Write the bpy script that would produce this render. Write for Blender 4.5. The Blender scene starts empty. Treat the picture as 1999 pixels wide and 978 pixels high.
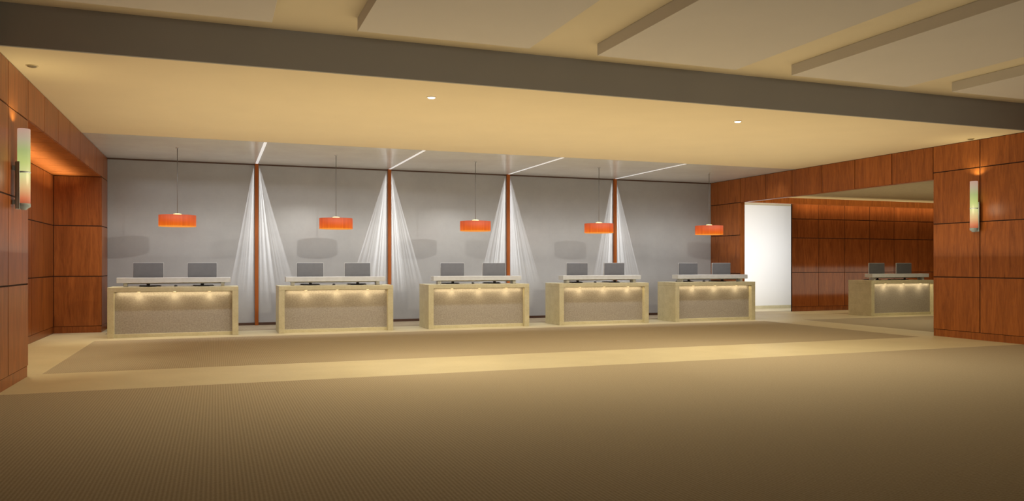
import bpy, math, random
from mathutils import Vector, Matrix
random.seed(4)
S = bpy.context.scene
C = S.collection
S.view_settings.view_transform = 'Standard'
S.view_settings.look = 'None'

# ------------------------------------------------------------------ materials
def new_mat(name):
    m = bpy.data.materials.new(name); m.use_nodes = True
    nt = m.node_tree; b = nt.nodes['Principled BSDF']
    return m, nt, b
def N(nt, t, **kw):
    n = nt.nodes.new(t)
    for k, v in kw.items():
        setattr(n, k, v)
    return n
def simple(name, col, rough=.5, metal=0, emit=None, es=0, spec=.5, var=.05):
    m, nt, b = new_mat(name)
    n = N(nt, 'ShaderNodeTexNoise'); n.inputs['Scale'].default_value = 9 if var > .03 else 1.2
    tc = N(nt, 'ShaderNodeTexCoord'); nt.links.new(tc.outputs['Object'], n.inputs['Vector'])
    r = N(nt, 'ShaderNodeValToRGB')
    r.color_ramp.elements[0].color = [c*(1-var) for c in col]+[1]; r.color_ramp.elements[0].position = .3
    r.color_ramp.elements[1].color = [min(1, c*(1+var)) for c in col]+[1]; r.color_ramp.elements[1].position = .7
    nt.links.new(n.outputs['Fac'], r.inputs['Fac']); nt.links.new(r.outputs['Color'], b.inputs['Base Color'])
    b.inputs['Roughness'].default_value = rough; b.inputs['Metallic'].default_value = metal
    b.inputs['Specular IOR Level'].default_value = spec
    if emit:
        b.inputs['Emission Color'].default_value = list(emit)+[1]; b.inputs['Emission Strength'].default_value = es
    return m
def wood(name, c0, c1, rough=.33, scale=(9, 9, .9), es=0, spec=.4):
    m, nt, b = new_mat(name)
    L = nt.links.new
    geo = N(nt, 'ShaderNodeNewGeometry')
    tc = N(nt, 'ShaderNodeTexCoord')
    add = N(nt, 'ShaderNodeVectorMath', operation='ADD')
    mul = N(nt, 'ShaderNodeVectorMath', operation='SCALE'); mul.inputs['Scale'].default_value = 37
    comb = N(nt, 'ShaderNodeCombineXYZ')
    for i in range(3): L(geo.outputs['Random Per Island'], comb.inputs[i])
    L(comb.outputs[0], mul.inputs[0])
    L(tc.outputs['Object'], add.inputs[0]); L(mul.outputs[0], add.inputs[1])
    mp = N(nt, 'ShaderNodeMapping'); mp.inputs['Scale'].default_value = scale
    L(add.outputs[0], mp.inputs['Vector'])
    n1 = N(nt, 'ShaderNodeTexNoise'); n1.inputs['Scale'].default_value = 1.0; n1.inputs['Detail'].default_value = 8; n1.inputs['Roughness'].default_value = .6; n1.inputs['Distortion'].default_value = 1.2
    L(mp.outputs[0], n1.inputs['Vector'])
    w = N(nt, 'ShaderNodeTexNoise'); w.inputs['Scale'].default_value = 6; w.inputs['Detail'].default_value = 4; w.inputs['Distortion'].default_value = .6
    L(mp.outputs[0], w.inputs['Vector'])
    mx = N(nt, 'ShaderNodeMath', operation='MULTIPLY_ADD'); mx.inputs[1].default_value = .4
    L(w.outputs['Fac'], mx.inputs[0])
    s2 = N(nt, 'ShaderNodeMath', operation='MULTIPLY_ADD'); s2.inputs[1].default_value = .12; s2.inputs[2].default_value = -.26
    L(geo.outputs['Random Per Island'], s2.inputs[0])
    a3 = N(nt, 'ShaderNodeMath', operation='ADD'); L(n1.outputs['Fac'], a3.inputs[0]); L(s2.outputs[0], a3.inputs[1])
    L(a3.outputs[0], mx.inputs[2])
    r = N(nt, 'ShaderNodeValToRGB')
    r.color_ramp.elements[0].color = list(c0)+[1]; r.color_ramp.elements[0].position = .22
    r.color_ramp.elements[1].color = list(c1)+[1]; r.color_ramp.elements[1].position = .78
    L(mx.outputs[0], r.inputs['Fac']); L(r.outputs['Color'], b.inputs['Base Color'])
    b.inputs['Roughness'].default_value = rough
    b.inputs['Specular IOR Level'].default_value = spec
    if es:
        L(r.outputs['Color'], b.inputs['Emission Color']); b.inputs['Emission Strength'].default_value = es
    return m
def speck(name, cols, scale, rough=.6, big=None, bump=0, spec=.3):
    m, nt, b = new_mat(name); L = nt.links.new
    tc = N(nt, 'ShaderNodeTexCoord')
    n1 = N(nt, 'ShaderNodeTexNoise'); n1.inputs['Scale'].default_value = scale; n1.inputs['Detail'].default_value = 6; n1.inputs['Roughness'].default_value = .7
    L(tc.outputs['Object'], n1.inputs['Vector'])
    n2 = N(nt, 'ShaderNodeTexNoise'); n2.inputs['Scale'].default_value = big or scale/10; n2.inputs['Detail'].default_value = 4
    L(tc.outputs['Object'], n2.inputs['Vector'])
    mx = N(nt, 'ShaderNodeMix'); mx.inputs['Factor'].default_value = .5
    L(n1.outputs['Fac'], mx.inputs['A']); L(n2.outputs['Fac'], mx.inputs['B'])
    r = N(nt, 'ShaderNodeValToRGB')
    r.color_ramp.elements[0].color = list(cols[0])+[1]; r.color_ramp.elements[0].position = .36
    r.color_ramp.elements[1].color = list(cols[1])+[1]; r.color_ramp.elements[1].position = .64
    L(mx.outputs['Result'], r.inputs['Fac']); L(r.outputs['Color'], b.inputs['Base Color'])
    b.inputs['Roughness'].default_value = rough; b.inputs['Specular IOR Level'].default_value = spec
    if bump:
        bp = N(nt, 'ShaderNodeBump'); bp.inputs['Strength'].default_value = bump; bp.inputs['Distance'].default_value = .01
        L(n1.outputs['Fac'], bp.inputs['Height']); L(bp.outputs[0], b.inputs['Normal'])
    return m
def carpet_mat():
    m, nt, b = new_mat('carpet_weave'); L = nt.links.new
    tc = N(nt, 'ShaderNodeTexCoord')
    wv = N(nt, 'ShaderNodeTexWave'); wv.wave_type = 'BANDS'; wv.bands_direction = 'X'
    wv.inputs['Scale'].default_value = 10; wv.inputs['Distortion'].default_value = 1.2; wv.inputs['Detail'].default_value = 3; wv.inputs['Detail Scale'].default_value = 6
    L(tc.outputs['Object'], wv.inputs['Vector'])
    wy = N(nt, 'ShaderNodeTexWave'); wy.wave_type = 'BANDS'; wy.bands_direction = 'Y'
    wy.inputs['Scale'].default_value = 10; wy.inputs['Distortion'].default_value = 2; wy.inputs['Detail'].default_value = 2
    L(tc.outputs['Object'], wy.inputs['Vector'])
    n = N(nt, 'ShaderNodeTexNoise'); n.inputs['Scale'].default_value = 45; n.inputs['Detail'].default_value = 5
    L(tc.outputs['Object'], n.inputs['Vector'])
    m1 = N(nt, 'ShaderNodeMix'); m1.inputs['Factor'].default_value = .4
    L(wv.outputs['Fac'], m1.inputs['A']); L(wy.outputs['Fac'], m1.inputs['B'])
    m2 = N(nt, 'ShaderNodeMix'); m2.inputs['Factor'].default_value = .45
    L(m1.outputs['Result'], m2.inputs['A']); L(n.outputs['Fac'], m2.inputs['B'])
    r = N(nt, 'ShaderNodeValToRGB')
    r.color_ramp.elements[0].color = (.295, .24, .158, 1); r.color_ramp.elements[0].position = .15
    r.color_ramp.elements[1].color = (.48, .40, .278, 1); r.color_ramp.elements[1].position = .85
    L(m2.outputs['Result'], r.inputs['Fac']); L(r.outputs['Color'], b.inputs['Base Color'])
    b.inputs['Roughness'].default_value = .9; b.inputs['Specular IOR Level'].default_value = .1
    bp = N(nt, 'ShaderNodeBump'); bp.inputs['Strength'].default_value = .25; bp.inputs['Distance'].default_value = .01
    L(m2.outputs['Result'], bp.inputs['Height']); L(bp.outputs[0], b.inputs['Normal'])
    return m
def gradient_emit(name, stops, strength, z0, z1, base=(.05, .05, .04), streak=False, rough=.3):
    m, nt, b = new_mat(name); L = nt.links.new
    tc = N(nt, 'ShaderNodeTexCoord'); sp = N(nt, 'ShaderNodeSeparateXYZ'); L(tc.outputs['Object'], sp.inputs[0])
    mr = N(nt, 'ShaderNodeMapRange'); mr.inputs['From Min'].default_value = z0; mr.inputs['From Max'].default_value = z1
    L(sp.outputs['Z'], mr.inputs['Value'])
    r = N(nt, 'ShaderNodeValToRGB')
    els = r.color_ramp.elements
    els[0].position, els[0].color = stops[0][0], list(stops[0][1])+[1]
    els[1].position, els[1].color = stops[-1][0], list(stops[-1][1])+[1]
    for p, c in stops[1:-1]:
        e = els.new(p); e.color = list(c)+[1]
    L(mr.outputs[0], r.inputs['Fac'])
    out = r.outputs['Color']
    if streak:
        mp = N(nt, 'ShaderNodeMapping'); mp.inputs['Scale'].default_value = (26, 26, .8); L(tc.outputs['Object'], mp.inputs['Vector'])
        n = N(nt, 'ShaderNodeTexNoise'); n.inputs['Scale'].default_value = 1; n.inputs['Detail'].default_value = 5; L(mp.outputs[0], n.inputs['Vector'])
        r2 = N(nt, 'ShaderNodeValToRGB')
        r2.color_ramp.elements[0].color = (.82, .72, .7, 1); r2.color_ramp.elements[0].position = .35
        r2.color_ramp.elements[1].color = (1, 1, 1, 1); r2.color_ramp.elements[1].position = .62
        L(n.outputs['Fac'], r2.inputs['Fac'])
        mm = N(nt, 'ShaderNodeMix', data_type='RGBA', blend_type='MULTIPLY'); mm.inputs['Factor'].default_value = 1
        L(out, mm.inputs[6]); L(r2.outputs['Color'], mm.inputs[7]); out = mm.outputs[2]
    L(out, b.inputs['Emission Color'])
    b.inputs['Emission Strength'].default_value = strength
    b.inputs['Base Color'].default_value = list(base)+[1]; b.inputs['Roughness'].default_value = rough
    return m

M = dict(
    wood=wood('cherry_wood_panel', (.17, .046, .010), (.41, .128, .028), .34, spec=.3),
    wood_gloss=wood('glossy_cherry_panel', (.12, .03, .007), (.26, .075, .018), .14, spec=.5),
    gap=simple('dark_panel_gap', (.03, .008, .003), .8),
    fin=wood('cherry_wood_fin', (.27, .07, .012), (.36, .10, .018), .5, spec=.15),
    plaster=speck('grey_trowelled_plaster', ((.312, .308, .300), (.380, .375, .366)), .9, .24, .35, spec=.5),
    ceil=simple('warm_ceiling_paint', (.66, .545, .355), .85, spec=.1, var=.015),
    ceil_up=simple('upper_ceiling_paint', (.60, .51, .35), .85, spec=.1, var=.015),
    ceil_back=speck('pale_grey_ceiling', ((.52, .50, .46), (.60, .58, .54)), 1.6, .22, .6),
    fascia=simple('dark_grey_fascia', (.28, .265, .24), .8, spec=.1, var=.02),
    cloud=simple('taupe_panel_paint', (.52, .475, .415), .8, spec=.1, var=.015),
    stone_floor=speck('cream_stone_floor', ((.55, .475, .295), (.62, .54, .345)), 30, .5, 1.5),
    carpet=carpet_mat(),
    desk_stone=speck('yellow_cream_limestone', ((.55, .49, .30), (.68, .62, .42)), 26, .4, 5),
    desk_front=speck('speckled_beige_panel', ((.30, .265, .225), (.43, .385, .33)), 60, .5, 30),
    laminate=simple('pale_grey_laminate', (.60, .61, .61), .3),
    metal=simple('brushed_metal', (.45, .45, .45), .3, .9),
    darkmetal=simple('blue_grey_metal', (.30, .36, .38), .35, 0),
    housing=simple('grey_monitor_plastic', (.12, .12, .125), .35),
    bezel=simple('silver_monitor_edge', (.5, .5, .5), .3, .2),
    black=simple('black_plastic', (.02, .02, .022), .4),
    screen=simple('dark_screen_glass', (.02, .025, .03), .12),
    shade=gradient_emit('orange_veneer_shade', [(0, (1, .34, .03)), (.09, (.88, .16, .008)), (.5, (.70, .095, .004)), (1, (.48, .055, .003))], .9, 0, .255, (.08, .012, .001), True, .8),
    diffuser=simple('glowing_diffuser', (.2, .08, .01), .8, 0, (1, .50, .10), 1.0),
    glowcap=simple('warm_glow_cap', (.9, .7, .3), .5, 0, (1, .72, .25), 1.0),
    wire=simple('thin_dark_cable', (.10, .09, .08), .5),
    white=simple('white_lamp', (.9, .9, .9), .5, 0, (1, 1, 1), 3),
    slot=simple('white_light_slot', (.7, .7, .7), .5, 0, (.95, .97, 1), .4),
    puck=simple('warm_puck_lens', (.9, .8, .5), .5, 0, (1, .78, .4), 1.5),
    unlit=simple('unlit_lens', (.16, .12, .06), .4),
    trim=simple('satin_trim_ring', (.55, .45, .25), .5),
    whitewall=simple('white_wall_paint', (.86, .86, .85), .8, spec=.1, var=.005),
    base=simple('dark_skirting', (.07, .03, .015), .5),
    annexceil=simple('annex_ceiling_paint', (.50, .42, .28), .8, spec=.1),
    sconce=gradient_emit('painted_glass_tube', [(0, (.40, .05, .02)), (.10, (.70, .19, .08)), (.24, (.80, .50, .22)), (.40, (.76, .74, .32)), (.56, (.56, .64, .20)), (.72, (.42, .50, .19)), (.86, (.50, .42, .28)), (1, (.56, .34, .27))], .85, 0, 1.02),
)

# ------------------------------------------------------------------ mesh builder
class MB:
    def __init__(s): s.v = []; s.f = []; s.mi = []; s.sm = []
    def quad(s, pts, mi=0):
        b = len(s.v); s.v += [tuple(p) for p in pts]; s.f.append(tuple(range(b, b+len(pts)))); s.mi.append(mi); s.sm.append(False)
    def box(s, x0, x1, y0, y1, z0, z1, mi=0):
        b = len(s.v)
        s.v += [(x0,y0,z0),(x1,y0,z0),(x1,y1,z0),(x0,y1,z0),(x0,y0,z1),(x1,y0,z1),(x1,y1,z1),(x0,y1,z1)]
        for q in ((0,3,2,1),(4,5,6,7),(0,1,5,4),(1,2,6,5),(2,3,7,6),(3,0,4,7)):
            s.f.append(tuple(b+i for i in q)); s.mi.append(mi); s.sm.append(False)
    def lathe(s, prof, cx=0, cy=0, n=48, mi=0, smooth=True, sx=1, sy=1):
        b = len(s.v); k = len(prof)
        for i in range(n):
            a = 2*math.pi*i/n
            for r, z in prof: s.v.append((cx+r*math.cos(a)*sx, cy+r*math.sin(a)*sy, z))
        for i in range(n):
            j = (i+1) % n
            for q in range(k-1):
                s.f.append((b+i*k+q, b+j*k+q, b+j*k+q+1, b+i*k+q+1)); s.mi.append(mi); s.sm.append(smooth)
        if prof[0][0] > 1e-5: s.f.append(tuple(b+i*k for i in reversed(range(n)))); s.mi.append(mi); s.sm.append(False)
        if prof[-1][0] > 1e-5: s.f.append(tuple(b+i*k+k-1 for i in range(n))); s.mi.append(mi); s.sm.append(False)
    def shell(s, r0, r1, z0, z1, a0, a1, n=16):      # an open curved plate round the z axis
        b = len(s.v)
        for i in range(n+1):
            a = math.radians(a0+(a1-a0)*i/n); c, q = math.cos(a), math.sin(a)
            s.v += [(r0*c, r0*q, z0), (r1*c, r1*q, z0), (r1*c, r1*q, z1), (r0*c, r0*q, z1)]
        for i in range(n):
            for k in range(4):
                l = (k+1) % 4
                s.f.append((b+4*i+k, b+4*i+4+k, b+4*i+4+l, b+4*i+l)); s.mi.append(0); s.sm.append(k in (1, 3))
        s.f.append((b, b+3, b+2, b+1)); s.mi.append(0); s.sm.append(False)
        s.f.append(tuple(b+4*n+i for i in range(4))); s.mi.append(0); s.sm.append(False)
    def build(s, name, mats, parent=None, bevel=0, loc=(0,0,0)):
        me = bpy.data.meshes.new(name); me.from_pydata(s.v, [], s.f)
        if not isinstance(mats, (list, tuple)): mats = [mats]
        for m in mats: me.materials.append(m)
        for p, mi, sm in zip(me.polygons, s.mi, s.sm): p.material_index = mi; p.use_smooth = sm
        me.update()
        o = bpy.data.objects.new(name, me); C.objects.link(o); o.location = loc
        if parent: o.parent = parent
        if bevel:
            bv = o.modifiers.new('bevel', 'BEVEL'); bv.width = bevel; bv.segments = 3; bv.limit_method = 'ANGLE'
        return o
def struct(o): o['kind'] = 'structure'; return o
def thing(name, label, cat, loc=(0,0,0), group=None):
    o = bpy.data.objects.new(name, None); C.objects.link(o); o.location = loc; o.empty_display_size = .1
    o['label'] = label; o['category'] = cat
    if group: o['group'] = group
    return o
def tag(o, label, cat, group=None):
    o['label'] = label; o['category'] = cat
    if group: o['group'] = group
    return o
def dup(root, loc, label):
    r = root.copy(); C.objects.link(r); r.location = loc; r['label'] = label
    for ch in list(root.children):
        c = ch.copy(); C.objects.link(c); c.parent = r
        for g in ch.children:
            d = g.copy(); C.objects.link(d); d.parent = c
    return r
def lamp(name, kind, loc, power, color=(1,1,1), direction=None, parent=None, **kw):
    l = bpy.data.lights.new(name, kind); l.energy = power; l.color = color
    for k, v in kw.items(): setattr(l, k, v)
    o = bpy.data.objects.new(name, l); C.objects.link(o); o.location = loc
    if direction is not None: o.rotation_euler = Vector(direction).to_track_quat('-Z', 'Y').to_euler()
    if parent: o.parent = parent
    return o

# ------------------------------------------------------------------ layout constants
XL, XR = -2.5, 15.1
YB = 21.95            # back wall
ZC = 4.24             # soffit ceiling
ZU = 4.76             # upper ceiling
YF = 11.1             # fascia
YS = 17.93            # seam of the grey back ceiling
YN = -5               # near end of the room
ROWS = [.15, 1.32, 2.5, 3.65, ZC]
BAY = (XR-XL)/5
G = .011; T = .016

def ysplit(y0, y1, step=1.165, from_end=True):
    c = []
    if from_end:
        y = y1
        while y-step > y0+.2: c.append((y-step, y)); y -= step
        c.append((y0, y))
    else:
        y = y0
        while y+step < y1-.2: c.append((y, y+step)); y += step
        c.append((y, y1))
    return c
def panels_x(mb, x, sgn, ys, zs, mi=0):      # panels standing on a plane of constant x, facing sgn
    for a, b in ys:
        for z0, z1 in zip(zs[:-1], zs[1:]):
            xa, xb = sorted((x, x-sgn*T))
            mb.box(xa, xb, a+G, b-G, z0+G, z1-G, mi)
def panels_y(mb, y, xs, zs, mi=0):           # facing -Y
    for a, b in xs:
        for z0, z1 in zip(zs[:-1], zs[1:]):
            mb.box(a+G, b-G, y, y+T, z0+G, z1-G, mi)

# ---- floor: one mesh, stone with carpet fields
mb = MB()
xs = [-3.5, -2.36, 14.55, 15.9, 27]; ys = [YN, 11.3, 13.25, 18.55, 20.2, 24.0]
for i in range(4):
    for j in range(5):
        car = (j == 0) or (j == 2 and i in (1, 3)) or (j == 4 and i in (1,))
        mb.quad([(xs[i],ys[j],0),(xs[i+1],ys[j],0),(xs[i+1],ys[j+1],0),(xs[i],ys[j+1],0)], 1 if car else 0)
struct(mb.build('floor', [M['stone_floor'], M['carpet']]))

# ---- ceiling: upper field, warm soffit field, grey back field
mb = MB()
mb.box(-3.6, XR+.15, YN, YF+.05, ZU, ZU+.1, 1)
mb.box(-3.6, XR+.15, YF+.05, YS, ZC, ZC+.1, 0)
mb.box(-3.6, XR+.15, YS+.012, YB+.2, ZC, ZC+.1, 2)
mb.box(-3.6, XR+.15, YS, YS+.012, ZC+.01, ZC+.1, 3)
struct(mb.build('ceiling', [M['ceil'], M['ceil_up'], M['ceil_back'], M['gap']]))
mb = MB(); mb.box(-3.6, XR+.15, YF, YF+.05, ZC-.004, ZU, 0)
struct(mb.build('trim_1', M['fascia']))
mb = MB(); mb.box(XR+.15, 27, 11.5, 24.1, 3.75, 3.85)
struct(mb.build('ceiling_annex', M['annexceil']))

# ---- left wall
mb = MB()
HL = 3.66; PE = 13.04; RX = -3.5; RY = 20.9
mb.box(-3.6, XL-T, YN, PE, 0, ZC, 1)
mb.box(-3.6, XL-T, YN, YF, ZC, ZU, 1)
cols = ysplit(YN, PE)
panels_x(mb, XL, 1, cols, ROWS)
panels_x(mb, XL, 1, [c for c in cols if c[1] < YF+.3], [ZC, ZU])
mb.box(XL-T, XL-.01, YN, PE-.01, 0, .15, 0)
mb.box(-3.5, XL-.005, PE, PE+.012, .16, HL-.01, 0)
mb.box(-3.6, XL-T, PE, YB+.1, HL+T, ZC, 1)
panels_x(mb, XL, 1, ysplit(PE, YB, from_end=False), [HL, ZC])
for a, b in ysplit(PE, RY, from_end=False): mb.box(RX, XL-T-.002, a+G, b-G, HL, HL+T, 0)
mb.box(-3.7, RX-T, PE, YB+.1, 0, HL+T, 1)
panels_x(mb, RX, 1, ysplit(PE, RY), [.15, 1.32, 2.5, HL])
mb.box(RX-T, RX-.006, PE, RY, 0, .15, 0)
mb.box(RX-T, XL-T, RY+T, YB+.1, 0, HL+T, 1)
panels_y(mb, RY, [(RX, XL)], [.15, 1.32, 2.5, HL])
mb.box(RX, XL-T, RY+.006, RY+T, 0, .15, 0)
panels_x(mb, XL, 1, [(RY+T, YB)], [.15, 1.32, 2.5, HL])
mb.box(XL-T, XL-.01, RY+T, YB, 0, .15, 0)
struct(mb.build('wall_left', [M['wood'], M['gap']]))

# ---- right wall
mb = MB()
HR = 3.5; PR = 13.4; SR = 20.4; TH = .15
mb.box(XR+T, XR+TH, YN, PR, 0, ZC, 1)
mb.box(XR+T, XR+TH, YN, YF, ZC, ZU, 1)
cols = ysplit(YN, PR)
panels_x(mb, XR, -1, cols, ROWS)
panels_x(mb, XR, -1, [c for c in cols if c[1] < YF+.3], [ZC, ZU])
mb.box(XR+.01, XR+T, YN, PR-.01, 0, .15, 0)
mb.box(XR+T, XR+TH, PR, YB+.1, HR+T, ZC, 1)
hc = ysplit(PR, YB, from_end=False)
panels_x(mb, XR, -1, hc, [HR, ZC])
for a, b in ysplit(PR, SR, from_end=False): mb.box(XR+T+.002, XR+TH, a+G, b-G, HR, HR+T, 0)
mb.box(XR+T, XR+TH, SR+T, YB+.1, 0, HR+T, 1)
panels_x(mb, XR, -1, [(SR, YB)], [.15, 1.32, 2.5, HR])
mb.box(XR+.01, XR+T, SR+T, YB, 0, .15, 0)
mb.box(XR+T, XR+TH, SR, SR+T, .0, HR, 0)
mb.box(XR+TH, XR+TH+T, SR, YB+2, 0, 3.75, 0)
mb.box(XR+TH, XR+TH+T, YN, PR, 0, 3.75, 0)
mb.box(XR+TH, XR+TH+T, PR, SR, HR, 3.75, 0)
struct(mb.build('wall_right', [M['wood'], M['gap']]))

# ---- back wall
mb = MB(); mb.box(XL, XR+T, YB, YB+.15, 0, ZC, 0)
struct(mb.build('wall_back', M['plaster']))
mb = MB(); mb.box(XL, XR, YB-.012, YB, ZC-.035, ZC)
struct(mb.build('trim_2', M['base']))
mb = MB(); mb.box(XL, XR, YB-.02, YB, 0, .07)
struct(mb.build('baseboard_back', M['base']))
FX = [XL+BAY*(i+1) for i in range(4)]
for i, x in enumerate(FX):
    mb = MB(); mb.box(x-.045, x+.045, YB-.10, YB-.021, 0, ZC)
    struct(mb.build('trim_%d' % (i+3), M['fin'], bevel=.004))

# ---- annex walls
mb = MB(); mb.box(XR+TH, 22.0, 23.9, 24.0, 0, 3.75)
struct(mb.build('wall_white', M['whitewall']))
mb = MB()
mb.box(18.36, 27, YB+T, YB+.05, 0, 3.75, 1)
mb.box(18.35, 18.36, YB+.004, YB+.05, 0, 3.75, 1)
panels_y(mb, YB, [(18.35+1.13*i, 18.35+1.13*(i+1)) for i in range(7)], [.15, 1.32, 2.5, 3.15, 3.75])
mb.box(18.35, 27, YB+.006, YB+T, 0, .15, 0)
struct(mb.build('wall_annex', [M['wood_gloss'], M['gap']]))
mb = MB(); mb.box(26.9, 27, 11.5, 24, 0, 3.75)
struct(mb.build('wall_annex_side', M['wood']))
mb = MB(); mb.box(XR+TH+T, 26.9, 20.9, 21.0, 3.56, 3.75)
struct(mb.build('trim_7', M['wood']))
mb = MB(); mb.box(XR+TH+T, 21.9, 23.88, 23.9, 0, .1)
struct(mb.build('baseboard_white', M['desk_stone']))

# ------------------------------------------------------------------ ceiling panels
nm = ['farthest left ceiling panel, cut off by the top left corner',
      'second hanging taupe ceiling panel from the left',
      'third hanging taupe ceiling panel, in the middle of the row',
      'fourth hanging taupe ceiling panel from the left',
      'rightmost hanging taupe ceiling panel, near the right wood wall']
cp = None
for i in range(5):
    x0 = -1.71+3.42*i
    if cp is None:
        mb = MB(); mb.box(0, 2.37, -12, 0, 0, .168)
        cp = mb.build('ceiling_panel', M['cloud'], bevel=.004, loc=(x0, 10.24, ZU-.17))
        tag(cp, nm[0], 'ceiling panel', 'flat ceiling panels in a row')
    else:
        o = cp.copy(); C.objects.link(o); o.location = (x0, 10.24, ZU-.17); o['label'] = nm[i]

# ------------------------------------------------------------------ reception desks
W = 1.335; D = .95; H = 1.10
DX = [-.84, 2.71, 6.26, 9.78, 13.29]
dlab = ['leftmost cream stone reception desk, beside the left wood recess',
        'second reception desk from the left, cream stone with beige front',
        'middle reception desk of the row of five along the grey wall',
        'fourth reception desk from the left, below the fourth orange pendant',
        'reception desk at the right end of the grey wall, left of the opening',
        'far reception desk seen through the right opening, partly hidden by the wood pier']
place = ['leftmost desk', 'second desk from the left', 'middle desk of the row', 'fourth desk from the left', 'fifth desk, right end of the grey wall', 'far desk beyond the right opening']
def make_desk():
    t = thing('reception_desk', dlab[0], 'desk', (DX[0], 19.05, 0), 'cream stone reception desks')
    for s in (-1, 1):
        mb = MB(); mb.box(min(s*W, s*(W-.13)), max(s*W, s*(W-.13)), 0, D, 0, H-.1)
        mb.build('side_panel', M['desk_stone'], t, .006)
    mb = MB(); mb.box(-W, W, -.0, D, H-.1, H); mb.build('countertop', M['desk_stone'], t, .006)
    mb = MB(); mb.box(-W+.13, W-.13, .13, .17, .08, H-.1); mb.build('front_panel', M['desk_front'], t)
    mb = MB(); mb.box(-W+.13, W-.13, .10, .17, 0, .08); mb.build('plinth', M['desk_stone'], t, .004)
    for x in (-.72, 0, .72):
        mb = MB(); mb.lathe([(.0, -.012), (.028, -.012), (.032, 0), (0, 0)], n=20)
        mb.build('counter_light', M['puck'], t, loc=(x, .055, H-.1))
    return t
def make_ledge(loc, label):      # raised transaction shelf standing on the countertop
    t = thing('raised_shelf', label, 'shelf', loc, 'pale grey raised shelves on the desks')
    mb = MB(); mb.box(-1.17, 1.17, .13, .44, .09, .205); mb.build('shelf_board', M['laminate'], t, .008)
    for s in (-1, 1):
        mb = MB(); mb.box(s*1.0-.04, s*1.0+.04, .2, .4, 0, .0905); mb.build('standoff', M['laminate'], t, .006)
    mb = MB(); mb.box(-1.05, 1.05, .30, .34, .065, .0905); mb.build('support_rail', M['metal'], t)
    return t
desk = make_desk()
desks = [desk]
for i in range(1, 5): desks.append(dup(desk, (DX[i], 19.05, 0), dlab[i]))
desks.append(dup(desk, (20.27, 19.05, 0), dlab[5]))
ledge = None
for i, d in enumerate(desks):
    loc = (d.location.x, 19.05, H)
    lab = 'long pale grey raised shelf on the %s' % place[i]
    if ledge is None: ledge = make_ledge(loc, lab)
    else: dup(ledge, loc, lab)
for d in desks:
    for x in (-.72, 0, .72):
        lamp('counter_lamp', 'SPOT', (x, .02, H-.118), 2.9, (1, .82, .5), (0, .25, -1), d, spot_size=math.radians(130), spot_blend=1, shadow_soft_size=.04)
    lamp('counter_glow_fill', 'AREA', (0, .07, H-.115), 3.4, (1, .82, .5), (0, .25, -1), d, shape='RECTANGLE', size=2.3, size_y=.03)  # added soft fill under the counter, blends the puck glows together

# ------------------------------------------------------------------ monitors
def rounded_panel(mb, w, h, y0, y1, z0, r=.02, n=6, mi=0):
    pts = []
    for cx, cz, a0 in ((w/2-r, z0+h-r, 0), (-w/2+r, z0+h-r, 90), (-w/2+r, z0+r, 180), (w/2-r, z0+r, 270)):
        for k in range(n+1):
            a = math.radians(a0+90*k/n); pts.append((cx+r*math.cos(a), cz+r*math.sin(a)))
    b = len(mb.v); m = len(pts)
    mb.v += [(x, y0, z) for x, z in pts] + [(x, y1, z) for x, z in pts]
    mb.f.append(tuple(b+i for i in reversed(range(m)))); mb.mi.append(mi); mb.sm.append(False)
    mb.f.append(tuple(b+m+i for i in range(m))); mb.mi.append(mi); mb.sm.append(False)
    for i in range(m):
        j = (i+1) % m
        mb.f.append((b+i, b+j, b+m+j, b+m+i)); mb.mi.append(mi); mb.sm.append(True)
def make_monitor(loc, label):
    t = thing('computer_monitor', label, 'monitor', loc, 'flat monitors on the reception desks')
    mb = MB(); rounded_panel(mb, .635, .41, -.004, .026, .13, .016); mb.build('bezel', M['bezel'], t)
    mb = MB(); rounded_panel(mb, .617, .392, -.022, -.002, .139, .013); mb.build('back_cover', M['housing'], t, .006)
    mb = MB(); mb.box(-.295, .295, .0262, .028, .15, .52); mb.build('screen', M['screen'], t)
    mb = MB(); mb.box(-.035, .035, -.05, -.022, .012, .20); mb.build('neck', M['black'], t, .006)
    mb = MB(); mb.lathe([(0, 0), (.165, 0), (.17, .006), (.15, .016), (.03, .022), (0, .022)], n=40, sy=.58, cy=-.005); mb.build('foot', M['black'], t)
    return t
def make_keyboard(loc, label):
    t = thing('keyboard', label, 'keyboard', loc, 'black keyboards behind the ledges')
    mb = MB(); mb.box(-.23, .23, -.08, .08, 0, .018); mb.build('case', M['black'], t, .005)
    mb = MB()
    for r in range(5):
        for c in range(15):
            if r == 4 and 4 <= c <= 9: continue
            mb.box(-.215+c*.0287, -.215+c*.0287+.024, .068-r*.028-.022, .068-r*.028, .0185, .026)
        if r == 4: mb.box(-.215+4*.0287, -.215+9*.0287+.024, .068-r*.028-.022, .068-r*.028, .0185, .026)
    mb.build('keys', M['black'], t)
    return t
mon = key = mouse = None
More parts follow.
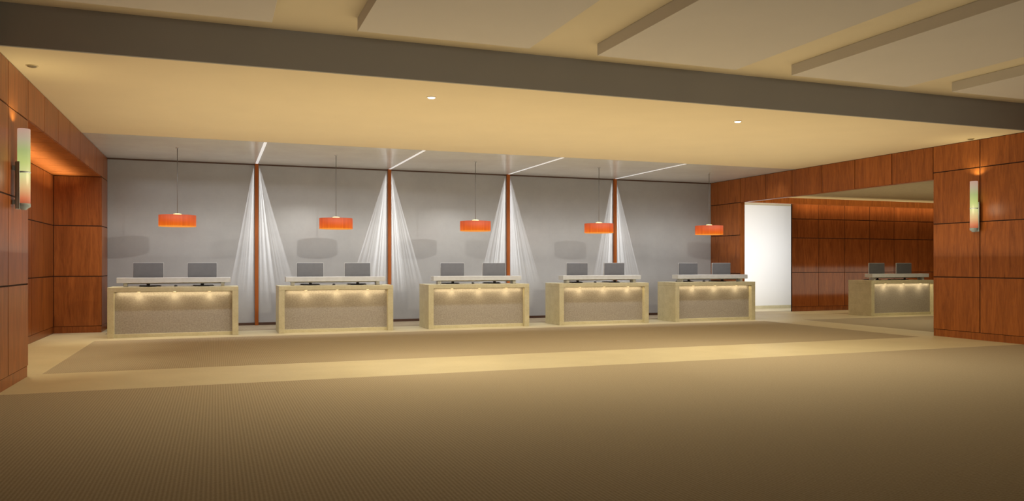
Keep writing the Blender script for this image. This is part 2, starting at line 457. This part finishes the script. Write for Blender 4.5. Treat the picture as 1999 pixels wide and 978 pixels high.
for i, d in enumerate(desks):
    cx = d.location.x
    for s, side in ((-1, 'left'), (1, 'right')):
        loc = (cx+s*.565, 19.05+.56, H)
        lab = 'grey monitor back, %s one on the %s' % (side, place[i])
        if mon is None: mon = make_monitor(loc, lab)
        else: dup(mon, loc, lab)
        loc = (cx+s*.565+.02, 19.05+.82, H)
        lab = 'black keyboard behind %s monitor on the %s' % (side, place[i])
        if key is None: key = make_keyboard(loc, lab)
        else: dup(key, loc, lab)
    loc = (cx+.0, 19.05+.60, H)
    lab = 'small black mouse between monitors on the %s' % place[i]
    if mouse is None:
        mb = MB(); mb.lathe([(0, 0), (.034, 0), (.037, .01), (.033, .024), (.02, .034), (0, .038)], n=24, sy=1.6)
        mouse = tag(mb.build('computer_mouse', M['black'], loc=loc), lab, 'mouse', 'computer mice on the desks')
    else:
        o = mouse.copy(); C.objects.link(o); o.location = loc; o['label'] = lab

# ------------------------------------------------------------------ pendants
plab = ['orange drum pendant lamp hanging above the leftmost desk', 'orange drum pendant lamp hanging above the second desk from left',
        'orange drum pendant lamp hanging above the middle desk', 'orange drum pendant lamp beside the rightmost wood fin, above the fourth desk',
        'orange drum pendant lamp at the right end, above the fifth desk']
def make_pendant(loc):
    t = thing('pendant_lamp', plab[0], 'lamp', loc, 'orange drum pendants above the desks')
    R = .395; h = .255
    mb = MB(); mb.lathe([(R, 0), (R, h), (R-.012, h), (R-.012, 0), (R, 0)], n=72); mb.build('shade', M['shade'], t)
    mb = MB(); mb.lathe([(0, .008), (R-.013, .008), (R-.013, .015), (0, .015)], n=60); mb.build('diffuser', M['diffuser'], t)
    mb = MB(); mb.lathe([(0, h-.02), (.085, h-.02), (.085, h+.03), (.05, h+.04), (0, h+.04)], n=32); mb.build('top_cap', M['glowcap'], t)
    mb = MB()
    for k in range(3):
        a = k*2*math.pi/3+.4
        c, s_ = math.cos(a), math.sin(a)
        p = [(.06*c-.006*s_, .06*s_+.006*c), ((R-.01)*c-.006*s_, (R-.01)*s_+.006*c), ((R-.01)*c+.006*s_, (R-.01)*s_-.006*c), (.06*c+.006*s_, .06*s_-.006*c)]
        b = len(mb.v); mb.v += [(x, y, h-.016) for x, y in p]+[(x, y, h-.006) for x, y in p]
        for q in ((0,1,2,3),(7,6,5,4),(0,4,5,1),(1,5,6,2),(2,6,7,3),(3,7,4,0)):
            mb.f.append(tuple(b+i for i in q)); mb.mi.append(0); mb.sm.append(False)
    mb.build('spider', M['metal'], t)
    top = ZC-loc[2]
    mb = MB(); mb.lathe([(.007, h+.035), (.007, top-.01)], n=10); mb.build('cable', M['wire'], t)
    mb = MB(); mb.lathe([(0, top-.014), (.035, top-.014), (.038, top), (0, top)], n=28); mb.build('ceiling_canopy', M['metal'], t)
    return t
PX = [-.80, 2.74, 6.28, 9.82, 13.36]
pen = make_pendant((PX[0], 19.5, 2.455))
for i in range(1, 5): dup(pen, (PX[i], 19.5, 2.455), plab[i])
for x in PX: lamp('pendant_bulb', 'SPOT', (x, 19.5, 2.45), 18, (1, .7, .4), (0, 0, -1), spot_size=math.radians(120), spot_blend=.8, shadow_soft_size=.1)

# ------------------------------------------------------------------ sconces
def make_sconce(loc, sgn, label):
    t = thing('wall_sconce', label, 'wall lamp', loc, 'tall glass tube wall lamps')
    mb = MB(); mb.lathe([(0, 0), (.072, 0), (.075, .01), (.075, 1.01), (.072, 1.02), (0, 1.02)], n=40); mb.build('glass_tube', M['sconce'], t)
    mb = MB(); mb.lathe([(.077, .435), (.080, .44), (.080, .452), (.077, .457)], n=40); mb.build('metal_collar', M['darkmetal'], t)
    mb = MB(); mb.lathe([(0, -.05), (.03, -.05), (.045, -.03), (.078, -.01), (.08, .03), (.0755, .035)], n=40); mb.build('base_cup', M['darkmetal'], t)
    a0 = 110 if sgn > 0 else -70
    mb = MB(); mb.shell(.088, .100, -.04, .58, a0, a0+140); mb.build('curved_bracket', M['darkmetal'], t)
    for z in (.05, .5):
        mb = MB(); a, b = sorted((-sgn*.129, -sgn*.095)); mb.box(a, b, -.03, .03, z-.03, z+.03); mb.build('wall_mount', M['darkmetal'], t, .004)
    return t
make_sconce((XL+.131, 12.1, 2.37), 1, 'tall glowing glass tube wall lamp on the left wood pier')
make_sconce((XR-.131, 12.27, 2.33), -1, 'tall glowing glass tube wall lamp on the right wood pier')
for x, y in ((XL+.131, 12.1), (XR-.131, 12.27)):
    lamp('sconce_uplight', 'SPOT', (x, y, 3.42), 9, (1, .9, .5), (0, 0, 1), spot_size=math.radians(140), spot_blend=.7, shadow_soft_size=.01)
    lamp('sconce_glow', 'POINT', (x+(.24 if x < 0 else -.24), y-.1, 2.75), 3.5, (1, .78, .5), shadow_soft_size=.12)

# ------------------------------------------------------------------ recessed downlights
def make_down(loc, label, lit):
    t = thing('recessed_downlight', label, 'ceiling light', loc, 'recessed ceiling downlights')
    mb = MB(); mb.lathe([(.062, 0), (.062, -.010), (.072, -.006), (.076, 0)], n=36); mb.build('trim_ring', M['trim'], t)
    mb = MB(); mb.lathe([(0, -.02), (.048, -.02), (.060, -.01), (.060, 0), (0, 0)], n=36); mb.build('lens', M['white'] if lit else M['unlit'], t)
    return t
make_down((3.2, 12.2, ZC), 'bright small ceiling downlight near the middle of the yellow ceiling', True)
make_down((9.03, 12.27, ZC), 'bright small ceiling downlight on the right half of the yellow ceiling', True)
make_down((XL+.22, 12.12, ZC), 'dim recessed ceiling spot above the left wall lamp', False)
make_down((XR-.22, 12.27, ZC), 'dim recessed ceiling spot above the right wall lamp', False)

# ------------------------------------------------------------------ light slots in the grey ceiling
slab = ['leftmost thin white light slot in the grey ceiling strip', 'second white light slot from the left in the grey ceiling strip',
        'third white light slot from the left in the grey ceiling strip', 'rightmost thin white light slot in the grey ceiling strip']
sl = None
for i, x in enumerate(FX):
    if sl is None:
        mb = MB(); mb.box(-.032, .032, YS+.03, YB-.12, -.006, 0)
        sl = tag(mb.build('ceiling_light_slot', M['slot'], loc=(x, 0, ZC)), slab[0], 'ceiling light', 'white ceiling light slots')
    else:
        o = sl.copy(); C.objects.link(o); o.location = (x, 0, ZC); o['label'] = slab[i]

# ------------------------------------------------------------------ lighting
WARM = (1, .88, .63)
def nodes_of(o):
    l = o.data; l.use_nodes = True; nt = l.node_tree; L = nt.links.new
    em = [n for n in nt.nodes if n.type == 'EMISSION'][0]
    g = N(nt, 'ShaderNodeNewGeometry'); sp = N(nt, 'ShaderNodeSeparateXYZ'); L(g.outputs['Incoming'], sp.inputs[0])
    def mth(op, a, b=None, c=None, clamp=False):
        n = N(nt, 'ShaderNodeMath', operation=op); n.use_clamp = clamp
        for i, q in enumerate((a, b, c)):
            if q is None: continue
            if isinstance(q, (int, float)): n.inputs[i].default_value = q
            else: L(q, n.inputs[i])
        return n.outputs[0]
    return nt, L, em, sp.outputs, mth
for x in (3.2, 9.03):
    lamp('downlight_beam', 'SPOT', (x, 12.22, ZC-.03), 660, (1, .88, .64), (0, 0.1, -1), spot_size=math.radians(165), spot_blend=.5, shadow_soft_size=.05)
    # added spot masked to a flat fan, strengthens pendant shadows on the far wall
    o = lamp('added_wall_throw', 'SPOT', (x, 12.22, ZC-.05), 750, (1, .98, .94), (0, 1, -.3), spot_size=math.radians(110), spot_blend=.3, shadow_soft_size=.06)
    nt, L, em, (dx, dy, dz), mth = nodes_of(o)
    sl_ = mth('MULTIPLY', mth('DIVIDE', dz, mth('MAXIMUM', mth('ABSOLUTE', dy), .02)), mth('MULTIPLY', mth('SIGN', dy), -1))  # downward slope of the ray
    a = mth('MULTIPLY', mth('SUBTRACT', sl_, .10), 14, None, True)
    b = mth('MULTIPLY', mth('SUBTRACT', .42, sl_), 8, None, True)
    L(mth('MULTIPLY', a, b), em.inputs['Strength'])
lamp('soffit_fill', 'AREA', (6.3, 14.5, 1.75), 285, WARM, (0, 0, 1), shape='RECTANGLE', size=17.2, size_y=6.8)  # added fill floating in mid-air to brighten the soffit, no fitting there
lamp('back_ceiling_fill', 'AREA', (6.3, 20.6, 1.78), 75, (1, .96, .9), (0, 0, 1), shape='RECTANGLE', size=17, size_y=1.2)  # invented fill hung behind the desks, lifts the grey ceiling strip
lamp('lobby_ceiling_fill', 'AREA', (6.3, 8.2, 1.75), 78, WARM, (0, 0, 1), shape='RECTANGLE', size=16.5, size_y=5)  # extra mid-air area light, added for the upper ceiling and its panels
lamp('back_wall_fill', 'AREA', (6.3, 18.1, 4.12), 190, (.90, .94, 1), (0, 1, -1.3), shape='RECTANGLE', size=17, size_y=.12, spread=math.radians(95))  # made-up strip facing away from the camera, evens out the back wall
for x in (1, 6.3, 11.6):
    lamp('lobby_floor_fill', 'SPOT', (x, 9.0, 4.5), 74, WARM, (0, .4, -1), spot_size=math.radians(120), spot_blend=1, shadow_soft_size=.2)  # invented spots without fittings, added to light the foreground floor
lamp('fascia_wash', 'AREA', (6.3, 2, 3.2), 22, (1, .95, .85), (0, 1, .12), shape='RECTANGLE', size=15, size_y=1, spread=math.radians(60))

# fans of streaky light either side of each wood fin: fixtures with a slotted beam
def fan(x, s, idx, off=.10, zl=ZC-.03):
    o = lamp('fin_spot', 'SPOT', (x+s*.065, YB-off, zl), 115, (.95, .97, 1), (0, .5, -1), spot_size=math.radians(100), spot_blend=.1, shadow_soft_size=.003)
    nt, L, em, (dx, dy, dz), mth = nodes_of(o)
    az = mth('MAXIMUM', mth('ABSOLUTE', dz), .01)
    sgz = mth('SIGN', dz)
    b = mth('MULTIPLY', mth('DIVIDE', dy, az), mth('MULTIPLY', sgz, -1))   # into the wall when positive
    a = mth('MULTIPLY', mth('DIVIDE', dx, az), mth('MULTIPLY', sgz, -s))   # outwards when positive
    sdist = mth('DIVIDE', off, mth('MAXIMUM', b, .012))                     # how far below the lamp the ray meets the wall
    sd = mth('MINIMUM', sdist, 4.0)
    cube = mth('DIVIDE', mth('POWER', sd, 3), off)
    fade = mth('MAXIMUM', mth('MULTIPLY_ADD', sd, -.23, 1.0), .05)
    low = mth('SUBTRACT', 1, mth('MINIMUM', 1, mth('MAXIMUM', mth('MULTIPLY', mth('SUBTRACT', sdist, 2.5), .75), 0)), None, True)
    w0 = mth('MULTIPLY', mth('SUBTRACT', a, .0), 80, None, True)
    hi = (.19, .29, .32, .29, .26, .31, .22, .28)[idx]
    mid = hi*(.55, .45, .5, .4, .55, .42, .5, .45)[idx]
    w1 = mth('MULTIPLY', mth('SUBTRACT', hi, a), 200, None, True)
    w2 = mth('MULTIPLY', mth('SUBTRACT', mid, a), 200, None, True)          # a brighter inner wedge overlapping the outer one
    wedge = mth('MULTIPLY_ADD', w2, .55, mth('MULTIPLY', w1, .45))
    nz = N(nt, 'ShaderNodeTexNoise'); nz.noise_dimensions = '1D'; nz.inputs['Scale'].default_value = 1; nz.inputs['Detail'].default_value = 1.2
    L(mth('MULTIPLY_ADD', a, 38, idx*11.3), nz.inputs['W'])
    st = mth('MULTIPLY', mth('SUBTRACT', nz.outputs[0], .43), 8, None, True)
    st = mth('MULTIPLY_ADD', st, .62, .38)
    pos = mth('GREATER_THAN', b, 0)
    out = cube
    for q in (fade, low, w0, wedge, st, pos): out = mth('MULTIPLY', out, q)
    L(out, em.inputs['Strength'])
k = 0
for x in FX:
    for s in (-1, 1):
        fan(x, s, k); k += 1

# recess and annex
for y in (14.3, 17.0, 19.3):
    lamp('recess_lamp', 'SPOT', (XL-.4, y, HL-.03), 200, (1, .89, .6), (.12, 0, -1), spot_size=math.radians(62), spot_blend=.9, shadow_soft_size=.08)
lamp('recess_soffit_fill', 'AREA', (XL-.72, 17.0, 3.2), 46, (1, .85, .55), (0, 0, 1), shape='RECTANGLE', size=.4, size_y=7.4, spread=math.radians(95))  # unseen panel added below the recess soffit to make it glow
lamp('white_wall_fill', 'AREA', (17.6, 22.2, 2.0), 82, (1, 1, .99), (0, 1, 0), shape='RECTANGLE', size=4.5, size_y=3.2)  # large unseen area light put in to brighten the white wall
lamp('annex_washer', 'AREA', (22.5, 21.75, 3.72), 40, (1, .82, .55), (0, .08, -1), shape='RECTANGLE', size=8, size_y=.08)
lamp('annex_beam_fill', 'AREA', (20.5, 19.9, 2.2), 26, (1, .82, .5), (0, .6, .9), shape='RECTANGLE', size=10, size_y=.2, spread=math.radians(60))  # added upward area light that tints the annex beam orange
lamp('annex_fill', 'AREA', (21.5, 20.5, 1.0), 26, (1, .86, .62), (0, 1, .1), shape='RECTANGLE', size=7, size_y=1.0)  # unseen low fill, added to lift the bottom of the annex wood
lamp('annex_ceiling_fill', 'AREA', (20.5, 17.0, 1.75), 30, (1, .84, .56), (0, 0, 1), shape='RECTANGLE', size=8, size_y=4)  # made-up mid-air fill that warms the annex ceiling
lamp('annex_downlight', 'SPOT', (18.9, 16.5, 3.7), 230, WARM, (0.1, .2, -1), spot_size=math.radians(150), spot_blend=.6, shadow_soft_size=.1)

w = bpy.data.worlds.new('world'); S.world = w; w.use_nodes = True
bg = w.node_tree.nodes['Background']; bg.inputs[0].default_value = (1, .88, .68, 1); bg.inputs[1].default_value = .06

# ------------------------------------------------------------------ camera
cam = bpy.data.cameras.new('camera'); co = bpy.data.objects.new('camera', cam); C.objects.link(co)
co.location = (0, 0, 1.6); co.rotation_euler = (math.radians(90), 0, -math.atan(579.5/1551))
cam.sensor_width = 36; cam.lens = 36*1551/1999; cam.shift_y = 27/1999; cam.clip_end = 200
S.camera = co
